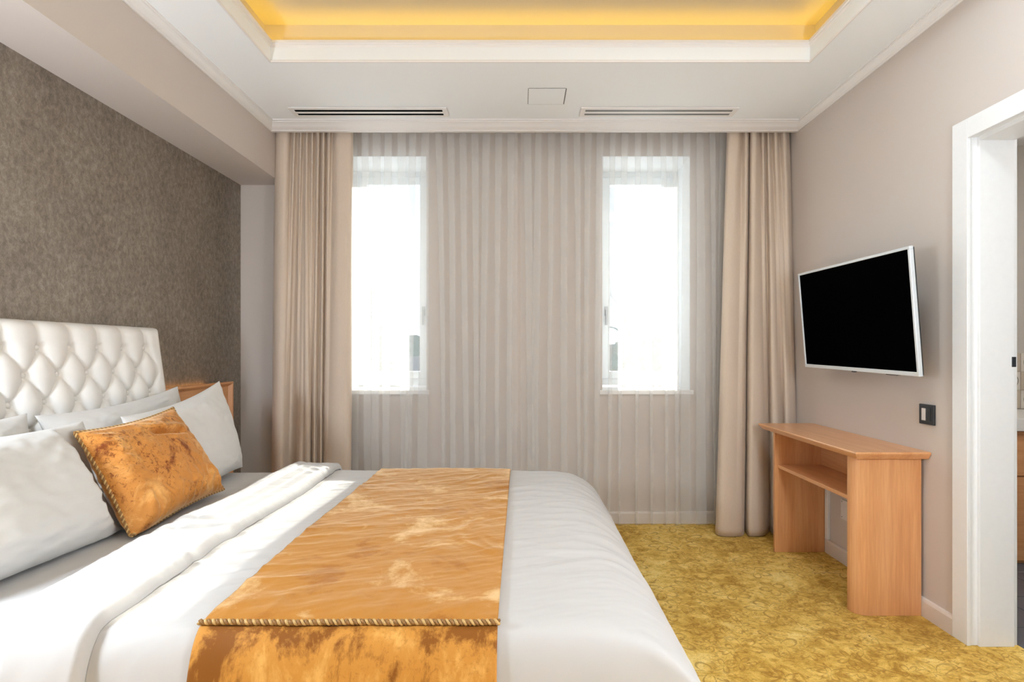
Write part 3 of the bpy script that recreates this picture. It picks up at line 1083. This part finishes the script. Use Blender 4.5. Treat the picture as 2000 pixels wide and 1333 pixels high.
# crumpled lower edge and one deep crease on the cushion
gq = np.linspace(-1, 1, 110)
gq = np.sign(gq) * (1 - (1 - np.abs(gq)) ** 1.35)
QA, QB = np.meshgrid(gq, gq, indexing='ij')
crum = 0.017 * ridge(QA * 6.5 + 1.5 * pn(QA * 2, QB * 2), QB * 1.6 + 3) * sstep(-0.25, -0.75, QB) * (1 - np.abs(QB) ** 10) * (1 - np.abs(QA) ** 10)
crum = crum + 0.015 * ridge(QB * 5.5 + QA * 2.0, QA * 1.5 + 8) * sstep(-0.5, -0.85, QA) * (1 - np.abs(QA) ** 10) * (1 - np.abs(QB) ** 10)
crum = crum - 0.030 * np.exp(-(((QB - 0.52 + 0.28 * (QA - 0.25)) / 0.055) ** 2)) * sstep(-0.1, 0.15, QA) * sstep(0.75, 0.5, QA)
crum = crum + 0.010 * np.exp(-(((QB - 0.66 + 0.28 * (QA - 0.25)) / 0.07) ** 2)) * sstep(-0.1, 0.15, QA) * sstep(0.8, 0.55, QA)
cush[0] = cush[0] + crum[..., None] * cbody[3]
push(p1, cbody)
push(p3, cbody)
push(p2, b1)
push(p4, b3)
for P in p2 + p4:
    lim = hb_face(P[..., 1], P[..., 2]) + 0.006
    P[..., 0] = np.maximum(P[..., 0], lim)
for Ps in (p1, p2, p3, p4):
    clampz(Ps, 0.588)
clampz(cush, 0.592)
PG = 'bed pillows'
build_pillow('pillow', p1, 'pillowcase', 'white pillow with pointed corner beside the beech wall panel, behind the gold cushion', 'pillow', PG)
build_pillow('pillow', p2, 'pillowcase', 'white pillow leaning on the headboard, half hidden behind the gold cushion', 'pillow', PG)
build_pillow('pillow', p3, 'pillowcase', 'large plump white pillow in front, left of the gold cushion', 'pillow', PG)
build_pillow('pillow', p4, 'pillowcase', 'white pillow at the left picture edge, behind the plump front pillow', 'pillow', PG)
cr = thing('cushion', 'copper gold velvet cushion with twisted cord edge leaning on the white pillows', 'cushion', (-1.32, 2.12, 0.59))
build_pillow('cushion_body', cush, 'velvet_c', None, None, None, cr)
E = cush[0]
edge_path = np.concatenate([E[0, :, :], E[1:, -1, :], E[-1, -2::-1, :], E[-2:0:-1, 0, :], E[0, :1, :]])
cc = bpy.data.objects.new('cord', None)
C.objects.link(cc)
cc.parent = cr
rope('cord', edge_path, 0.0055, cc)

# ------------------------------------------------------------------ beech panel on the wall beside the headboard
pn_ = thing('wall_panel', 'beech wood wall panel beside the headboard, glowing amber along its top', 'wall panel', (XL + 0.03, 3.3, 0.28))
obj('board', MB().box(XL + 0.022, XL + 0.040, 2.92, 3.655, 0.28, 0.972), 'wood_y', pn_)
tp = [(XL + 0.022, 0.972), (XL + 0.040, 0.972), (XL + 0.062, 0.990), (XL + 0.062, 1.003), (XL + 0.022, 1.003)]
obj('top_rail', MB().prism([(a, c) for a, c in tp], 'y', 2.92, 3.682), 'wood_y', pn_)
obj('end_rail', MB().prism([(XL + 0.022, 3.655), (XL + 0.040, 3.655), (XL + 0.062, 3.672), (XL + 0.062, 3.682), (XL + 0.022, 3.682)], 'z', 0.28, 0.989), 'wood_z', pn_)
obj('batten', MB().box(XL + 0.001, XL + 0.0215, 2.95, 3.6, 0.40, 0.46).box(XL + 0.001, XL + 0.0215, 2.95, 3.6, 0.86, 0.92), 'wood_y', pn_)
obj('light_strip', MB().box(XL + 0.004, XL + 0.018, 2.95, 3.45, 0.975, 0.981), 'led2', pn_)


# ------------------------------------------------------------------ curtains
def drape(name, top, bot, ztop, zbot, nu, nv, mat, label, cat, th, mids=None, group=None, hem=0.0, seed=0.0):
    """knots (x, y) of the pleat line at the top and at the hem"""
    A, _ = smooth_line(top, nu, 2)
    B, _ = smooth_line(bot, nu, 2)
    v = np.linspace(0, 1, nv)
    P = np.zeros((nu, nv, 3))
    for j, t in enumerate(v):
        e = t ** 0.85
        P[:, j, :2] = A * (1 - e) + B * e
        P[:, j, 2] = ztop + (zbot - ztop) * t
    uu = np.linspace(0, 1, nu)[:, None]
    P[..., 0] += 0.006 * pn(uu * 14 + seed, v[None, :] * 2.2 + seed)
    P[..., 1] += 0.010 * pn(uu * 11 + seed + 4, v[None, :] * 2.6) * v[None, :]
    o = obj(name, MB().grid(P), mat, None, smooth=True, label=label, cat=cat, group=group, fixn=False)
    if th:
        md = o.modifiers.new('thickness', 'SOLIDIFY')
        md.thickness = th
        md.offset = 0
    return o


def px2x(px, y):
    return (px - 1017.0) * y / F_PX


def knots(spec):
    return [(px2x(px, y), y) for px, y in spec]


# left: flat edge fold, a bundle of tight pleats, a flat panel
topL = knots([(541, 3.80), (538, 3.745), (552, 3.722), (566, 3.735), (571, 3.806), (577, 3.722), (583, 3.806), (589, 3.722), (594, 3.806), (600, 3.722), (605, 3.806), (611, 3.722), (616, 3.806), (622, 3.722), (627, 3.806), (633, 3.722), (638, 3.806), (644, 3.735), (649, 3.810), (656, 3.745), (672, 3.740), (687, 3.75), (690, 3.79)])
botL = knots([(531, 3.79), (527, 3.72), (537, 3.665), (551, 3.665), (560, 3.77), (571, 3.755), (576, 3.69), (584, 3.675), (591, 3.69), (596, 3.665), (603, 3.665), (607, 3.76), (610, 3.70), (614, 3.685), (618, 3.76), (622, 3.70), (626, 3.69), (629, 3.77), (634, 3.70), (646, 3.68), (662, 3.69), (680, 3.71), (685, 3.77)])
drape('curtain', topL, botL, 2.80, 0.006, 300, 60, 'drape', 'heavy beige drape gathered beside the bed, left of the windows', 'curtain', 0.003, group='heavy beige drapes', seed=1.0)
topR = knots([(1421, 3.79), (1424, 3.745), (1436, 3.735), (1447, 3.74), (1450, 3.808), (1455, 3.735), (1461, 3.735), (1464, 3.808), (1468, 3.73), (1474, 3.722), (1479, 3.735), (1483, 3.808), (1489, 3.73), (1495, 3.808), (1500, 3.73), (1505, 3.808), (1510, 3.735), (1516, 3.73), (1520, 3.808), (1526, 3.735), (1534, 3.74), (1540, 3.79)])
botR = knots([(1400, 3.75), (1396, 3.67), (1404, 3.615), (1424, 3.598), (1442, 3.60), (1452, 3.62), (1455, 3.75), (1458, 3.66), (1463, 3.602), (1478, 3.60), (1492, 3.61), (1500, 3.65), (1504, 3.74), (1510, 3.62), (1522, 3.60), (1530, 3.62), (1534, 3.72), (1539, 3.62), (1548, 3.60), (1554, 3.63), (1560, 3.70), (1562, 3.76)])
drape('curtain', topR, botR, 2.80, 0.006, 300, 60, 'drape', 'heavy beige drape hanging beside the desk and television', 'curtain', 0.003, group='heavy beige drapes', seed=6.0)


def sheer(x0, x1, nf, label, seed):
    """flat panels between Z-folds whose width changes from the heading to the hem"""
    nv = 56
    t = np.linspace(0, 1, nv)
    e = t ** 0.7
    p = (x1 - x0) / nf
    rs = np.random.RandomState(int(seed * 10))
    cols = []
    for i in range(nf):
        c0 = x0 + (i + 0.5) * p
        drift = p * (0.55 * rs.uniform(-1, 1)) * e + 0.25 * p * pn(i * 0.77 + seed, t * 1.3 + seed) * e
        c = c0 + drift
        w_top = p * 0.22 * (0.8 + 0.4 * rs.rand())
        w_bot = p * rs.choice([0.02, 0.06, 0.12, 0.22, 0.36], p=[0.2, 0.25, 0.2, 0.2, 0.15])
        w = w_top * (1 - e) + w_bot * e + 0.003
        w = np.maximum(0.003, w + 0.25 * p * 0.3 * pn(i * 1.9 + seed, t * 2.2) * e)
        yb = 3.848 + 0.010 * pn(i * 0.9 + seed, t * 1.5) * e
        for dx, dy in ((-0.02, 0.0003), (0.0, 0.0), (0.0035, -0.003), (0.004, -0.006), (0.0035, -0.009), (0.0, -0.012)):
            cols.append(np.stack([c + w + dx * (1 if dx > 0 else np.minimum(1, w / 0.03)), yb + dy, t], 1))
        for dx, dy in ((0.0, -0.014), (-0.0035, -0.017), (-0.004, -0.020), (-0.0035, -0.023), (0.0, -0.026)):
            cols.append(np.stack([c - w + dx, yb + dy, t], 1))
    A = np.array(cols)
    # thin out: put a few soft points on every flat panel
    out = []
    for i in range(len(A)):
        out.append(A[i])
        if i % 11 == 10 and i + 1 < len(A):
            for f in (0.25, 0.5, 0.75):
                m = A[i] * (1 - f) + A[i + 1] * f
                m[:, 1] += 0.006 * math.sin(math.pi * f)
                out.append(m)
    first, last = A[0].copy(), A[-1].copy()
    first[:, 0] = x0
    last[:, 0] = x1
    P = np.array([first] + out + [last])
    hemw = 0.006 * pn(np.arange(P.shape[0]) * 0.11 + seed, 2.2)[:, None] * np.ones((1, nv)) * t[None, :]
    P[..., 2] = 2.80 + (0.010 - 2.80) * t[None, :] + hemw
    P[..., 1] = np.minimum(P[..., 1], 3.876)
    return obj('sheer_curtain', MB().grid(P), 'sheer', None, smooth=True, label=label, cat='sheer curtain', group='white sheer curtains', fixn=False)


sheer(-1.20, -0.022, 14, 'white sheer curtain veiling the window nearest the bed', 2.0)
sheer(0.0, 1.44, 17, 'white sheer curtain veiling the window nearest the television', 7.7)

# ------------------------------------------------------------------ television
tv = thing('television', 'black flat television with thin silver bezel, tilted on the wall above the desk', 'television', (1.76, 3.0, 1.09))
TW, TH, TD = 0.975, 0.562, 0.045
cy, cz = 2.872, 1.388
tilt = math.radians(5.0)
# local frame: a along the wall (towards the window), up, out of the wall (towards -x)
TM = Matrix.Translation((1.697, cy, cz - 0.008)) @ Matrix.Rotation(math.radians(0.9), 4, 'X') @ Matrix.Rotation(math.radians(-0.5), 4, 'Z') @ Matrix.Rotation(-tilt, 4, 'Y')


def tvm(mb):
    mb.v = [tuple(TM @ Vector(p)) for p in mb.v]
    return mb


bz = 0.013
obj('back_shell', tvm(MB().box(0.0, 0.014, -TW / 2 + 0.002, TW / 2 - 0.002, -TH / 2 + 0.002, TH / 2 - 0.002, 0.006).box(0.013, 0.05, -TW * 0.33, TW * 0.33, -TH * 0.4, TH * 0.15, 0.008)), 'black', tv)
b = MB().box(-0.012, 0.006, -TW / 2, TW / 2, TH / 2 - bz, TH / 2, 0.002).box(-0.012, 0.006, -TW / 2, TW / 2, -TH / 2, -TH / 2 + bz + 0.006, 0.002)
b.box(-0.012, 0.006, -TW / 2, -TW / 2 + bz, -TH / 2 + bz, TH / 2 - bz, 0.002).box(-0.012, 0.006, TW / 2 - bz, TW / 2, -TH / 2 + bz, TH / 2 - bz, 0.002)
obj('bezel', tvm(b), 'silver', tv)
obj('screen', tvm(MB().box(-0.007, 0.002, -TW / 2 + bz, TW / 2 - bz, -TH / 2 + bz + 0.006, TH / 2 - bz)), 'screen', tv)
obj('sensor', tvm(MB().box(-0.010, 0.004, -0.012, 0.012, -TH / 2 - 0.006, -TH / 2 + 0.001, 0.001)), 'black', tv)
obj('port_cover', tvm(MB().box(-0.002, 0.018, -0.33, -0.25, -TH / 2 - 0.005, -TH / 2 + 0.001, 0.001)), 'black', tv)
obj('wall_bracket', MB().box(XR - 0.012, XR - 0.001, cy - 0.16, cy + 0.16, cz - 0.12, cz + 0.12, 0.002).box(1.748, XR - 0.01, cy - 0.13, cy - 0.10, cz - 0.10, cz + 0.02).box(1.748, XR - 0.01, cy + 0.10, cy + 0.13, cz - 0.10, cz + 0.02), 'black', tv)

# ------------------------------------------------------------------ desk
dk = thing('desk', 'beech wall desk with one open shelf and slab legs under the television', 'desk', (1.66, 3.0, 0))
DX0, DY0, DY1, DZ = 1.492, 2.487, 3.503, 0.750


def slab(x0, x1, y0, y1, prof):
    """top with a sloping edge on three sides; prof = [(inset, z)]"""
    v, f = [], []
    for d_, z in prof:
        v += [(x0 + d_, y0 + d_, z), (x1, y0 + d_, z), (x1, y1 - d_, z), (x0 + d_, y1 - d_, z)]
    n = len(prof)
    for i in range(n - 1):
        for k in range(4):
            f.append((i * 4 + k, i * 4 + (k + 1) % 4, (i + 1) * 4 + (k + 1) % 4, (i + 1) * 4 + k))
    f += [(3, 2, 1, 0), tuple((n - 1) * 4 + k for k in range(4))]
    return MB().add(v, f)


obj('desktop', slab(DX0, XR - 0.002, DY0, DY1, [(0.022, DZ - 0.034), (0.018, DZ - 0.033), (0.002, DZ - 0.012), (0.0, DZ - 0.006), (0.002, DZ - 0.001), (0.005, DZ)]), 'wood_y', dk)


def leg(y_out, y_in, rnd):
    """slab leg: its outer front corner is a wide quarter round"""
    x0, x1 = 1.518, XR - 0.016
    s = 1 if y_in > y_out else -1
    pts = [(x1, y_out), (x1, y_in), (x0, y_in)]
    for k in range(9):
        a = k / 8 * math.pi / 2
        pts.append((x0 + rnd * (1 - math.cos(a)), y_out + s * rnd * (1 - math.sin(a))))
    return MB().prism(pts, 'z', 0.001, DZ - 0.034)


obj('leg', leg(2.530, 2.595, 0.058), 'wood_z', dk)
obj('leg', leg(3.400, 3.335, 0.058), 'wood_z', dk)
obj('shelf', MB().box(1.535, XR - 0.016, 2.595, 3.335, 0.505, 0.524, 0.0015), 'wood_y', dk)
obj('back_panel', MB().box(1.795, XR - 0.016, 2.595, 3.335, 0.524, DZ - 0.034), 'wood_y', dk)

# ------------------------------------------------------------------ small fittings
sw = thing('light_switch', 'square black light switch with white insert on the wall beside the doorway', 'switch', (XR, 2.505, 0.86))
y0, y1, z0, z1 = 2.462, 2.552, 0.872, 0.962
obj('plate', MB().box(XR - 0.011, XR - 0.0005, y0, y1, z0, z1, 0.002), 'black', sw)
obj('rocker', MB().box(XR - 0.0135, XR - 0.0105, y0 + 0.020, y1 - 0.019, z0 + 0.016, z1 - 0.016, 0.001), 'black', sw)
obj('card_window', MB().box(XR - 0.0155, XR - 0.013, 2.507, 2.530, 0.890, 0.944, 0.0005), 'plate', sw, label='white insert')

oc = thing('outlet_cover', 'white square blank socket plate on the wall under the desk', 'socket plate', (XR, 3.12, 0.25))
obj('plate', MB().box(XR - 0.010, XR - 0.0005, 3.068, 3.178, 0.250, 0.362, 0.0025), 'plate', oc)
sc0 = None
for (y, z) in ((3.080, 0.262), (3.166, 0.262), (3.080, 0.350), (3.166, 0.350)):
    if sc0 is None:
        sc0 = obj('screw', MB().disc((XR - 0.0112, y, z), 0.0035, 0.002, 10, 'x'), 'metal', oc)
        s00 = (y, z)
    else:
        shared(sc0, 'screw', (0, y - s00[0], z - s00[1]), oc)
obj('cable_duct', MB().box(XR - 0.018, XR - 0.0005, 3.300, 3.330, 0.086, 0.50, 0.002), 'door', label='white vertical cable duct on the wall below the desk shelf', cat='cable duct')


def vent(x0, x1, label, slot_mat):
    v = thing('ceiling_vent', label, 'vent', ((x0 + x1) / 2, 3.475, ZC), 'ceiling air vents')
    ya, yb = 3.412, 3.542
    sl = [(3.440, 3.466), (3.492, 3.518)]
    h = 0.008
    fx0, fx1 = x0 - 0.03, x1 + 0.03
    b = MB().box(fx0, fx1, ya, sl[0][0], ZC - h, ZC - 0.0005, 0.002).box(fx0, fx1, sl[1][1], yb, ZC - h, ZC - 0.0005, 0.002)
    b.box(fx0, x0, sl[0][0], sl[1][1], ZC - h, ZC - 0.0005).box(x1, fx1, sl[0][0], sl[1][1], ZC - h, ZC - 0.0005)
    obj('frame', b, 'trim', v)
    obj('divider', MB().box(x0, x1, sl[0][1], sl[1][0], ZC - h, ZC - 0.0005, 0.001), 'trim', v)
    for a, c in sl:
        obj('slot', MB().box(x0, x1, a, c, ZC - 0.0066, ZC - 0.0005), slot_mat, v)


vent(-1.398, -0.484, 'long white ceiling vent with two slots painted black as shade, above the bed side window', 'dark')
vent(0.400, 1.310, 'long white ceiling vent with two grey slots, above the television side window', 'grille')
ap = thing('access_hatch', 'small square white access hatch flush in the ceiling between the vents', 'hatch', (0.15, 3.27, ZC))
hx0, hx1, hy0, hy1 = 0.046, 0.256, 3.172, 3.372
g = 0.003
b = MB().box(hx0 - 0.004, hx0 - g + 0.002, hy0, hy1, ZC - 0.0015, ZC - 0.0005).box(hx1 + g - 0.002, hx1 + 0.006, hy0, hy1, ZC - 0.0025, ZC - 0.0005).box(hx0, hx1, hy0 - 0.004, hy0 - g + 0.002, ZC - 0.0015, ZC - 0.0005).box(hx0, hx1, hy1 + g - 0.002, hy1 + 0.004, ZC - 0.0015, ZC - 0.0005)
obj('gap', b, 'grille', ap)
obj('hatch_panel', MB().box(hx0, hx1, hy0, hy1, ZC - 0.003, ZC - 0.0005, 0.001), 'ceil', ap)

# ------------------------------------------------------------------ outdoors, seen faintly through the windows
GZ = -3.4
obj('ground', MB().box(-80, 80, -80, 140, GZ - 0.3, GZ), 'bounce_ground', kind=ST)



def blob_tree(x, y, h, r, label, seed):
    t = thing('tree', label, 'tree', (x, y, GZ), 'trees on the skyline')
    obj('trunk', MB().tube([(x, y, GZ), (x, y, GZ + h * 0.5)], [r * 0.10, r * 0.06], 8), 'bark', t)
    bm = bmesh.new()
    rs = np.random.RandomState(seed)
    for k in range(9):
        a, q = rs.rand() * 6.283, rs.rand() ** 0.5
        c = Vector((x + r * 0.6 * q * math.cos(a), y + r * 0.5 * q * math.sin(a), GZ + h * (0.45 + 0.42 * rs.rand())))
        bmesh.ops.create_icosphere(bm, subdivisions=2, radius=r * (0.38 + 0.25 * rs.rand()), matrix=Matrix.Translation(c))
    for p in bm.verts:
        n3 = float(pn(p.co.x * 1.7 + seed, p.co.z * 1.9 + p.co.y)) * 0.5
        p.co += Vector((n3, n3 * 0.5, n3)) * r * 0.3
    m = MB()
    m.bm(bm)
    obj('crown', m, 'leafy', t, fixn=False)


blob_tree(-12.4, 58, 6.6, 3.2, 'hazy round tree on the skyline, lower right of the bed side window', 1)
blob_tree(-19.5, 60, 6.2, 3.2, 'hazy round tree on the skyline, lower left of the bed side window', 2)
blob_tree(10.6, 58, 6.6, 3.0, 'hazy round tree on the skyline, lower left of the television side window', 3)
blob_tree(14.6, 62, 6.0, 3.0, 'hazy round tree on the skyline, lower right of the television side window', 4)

# conifer
x, y, h = -6.75, 25.5, 7.4
t = thing('conifer_tree', 'dark conifer standing outside the bed side window', 'tree', (x, y, GZ))
obj('trunk', MB().tube([(x, y, GZ), (x, y, GZ + h)], [0.16, 0.02], 8), 'bark', t)
m = MB()
rs = np.random.RandomState(4)
for k in range(46):
    f = k / 45
    z = GZ + 0.9 + f * (h - 0.9)
    ln = 1.75 * (1 - f) ** 0.85 + 0.10
    for j in range(7):
        a = rs.rand() * 6.283
        l2 = ln * (0.7 + 0.5 * rs.rand())
        c, s_ = math.cos(a), math.sin(a)
        wv = 0.13 + 0.16 * (1 - f)
        tip = (x + c * l2, y + s_ * l2, z - 0.10 * l2 + 0.08)
        mid = (x + c * l2 * 0.5, y + s_ * l2 * 0.5, z)
        m.add([(x, y, z), (mid[0] - s_ * wv, mid[1] + c * wv, mid[2] - 0.06), tip, (mid[0] + s_ * wv, mid[1] - c * wv, mid[2] - 0.06), (mid[0], mid[1], mid[2] + 0.06), (mid[0], mid[1], mid[2] - 0.12)],
              [(0, 1, 4), (1, 2, 4), (2, 3, 4), (3, 0, 4), (1, 0, 5), (2, 1, 5), (3, 2, 5), (0, 3, 5)])
obj('foliage', m, 'needle', t, fixn=False)

# bare tree
x, y = 4.95, 20.0
t = thing('bare_tree', 'leafless tree standing outside the television side window', 'tree', (x, y, GZ))
m = MB()
rs = np.random.RandomState(9)


def branch(p, d, ln, r, lev):
    q = p + d * ln
    mid = p + d * ln * 0.5 + Vector((rs.randn(), rs.randn(), rs.randn())) * ln * 0.04
    m.tube([p, mid, q], [r, r * 0.82, r * 0.62], 5, False)
    if lev == 0:
        return
    for k in range(3 if lev > 1 else 4):
        nd = (d + Vector((rs.randn(), rs.randn(), rs.randn() + 0.35)) * 0.42).normalized()
        branch(p + (q - p) * (0.55 + 0.45 * rs.rand()), nd, ln * (0.55 + 0.25 * rs.rand()), r * 0.52, lev - 1)


branch(Vector((x, y, GZ)), Vector((0, 0, 1)), 3.0, 0.12, 5)
obj('branches', m, 'bark', t, fixn=False)

# neighbour's house, low between the trees
hx, hy = -7.3, 34.0
t = thing('house', 'pale house with grey pitched roof beyond the bed side window', 'house', (hx, hy, GZ))
obj('wall', MB().box(hx - 2.2, hx + 2.2, hy - 2, hy + 3, GZ, GZ + 3.0), 'render_wall', t)
obj('roof', MB().prism([(hy - 2.4, GZ + 3.0), (hy + 0.5, GZ + 4.3), (hy + 3.4, GZ + 3.0)], 'x', hx - 2.5, hx + 2.5), 'roof', t)
for k in (-1.1, 0.9):
    wq = obj('window', MB().box(hx + k - 0.5, hx + k + 0.5, hy - 2.05, hy - 1.98, GZ + 1.2, GZ + 2.4), 'pvc', t)
    obj('pane', MB().box(hx + k - 0.42, hx + k + 0.42, hy - 2.07, hy - 2.05, GZ + 1.28, GZ + 2.32), 'pane_dark', wq)
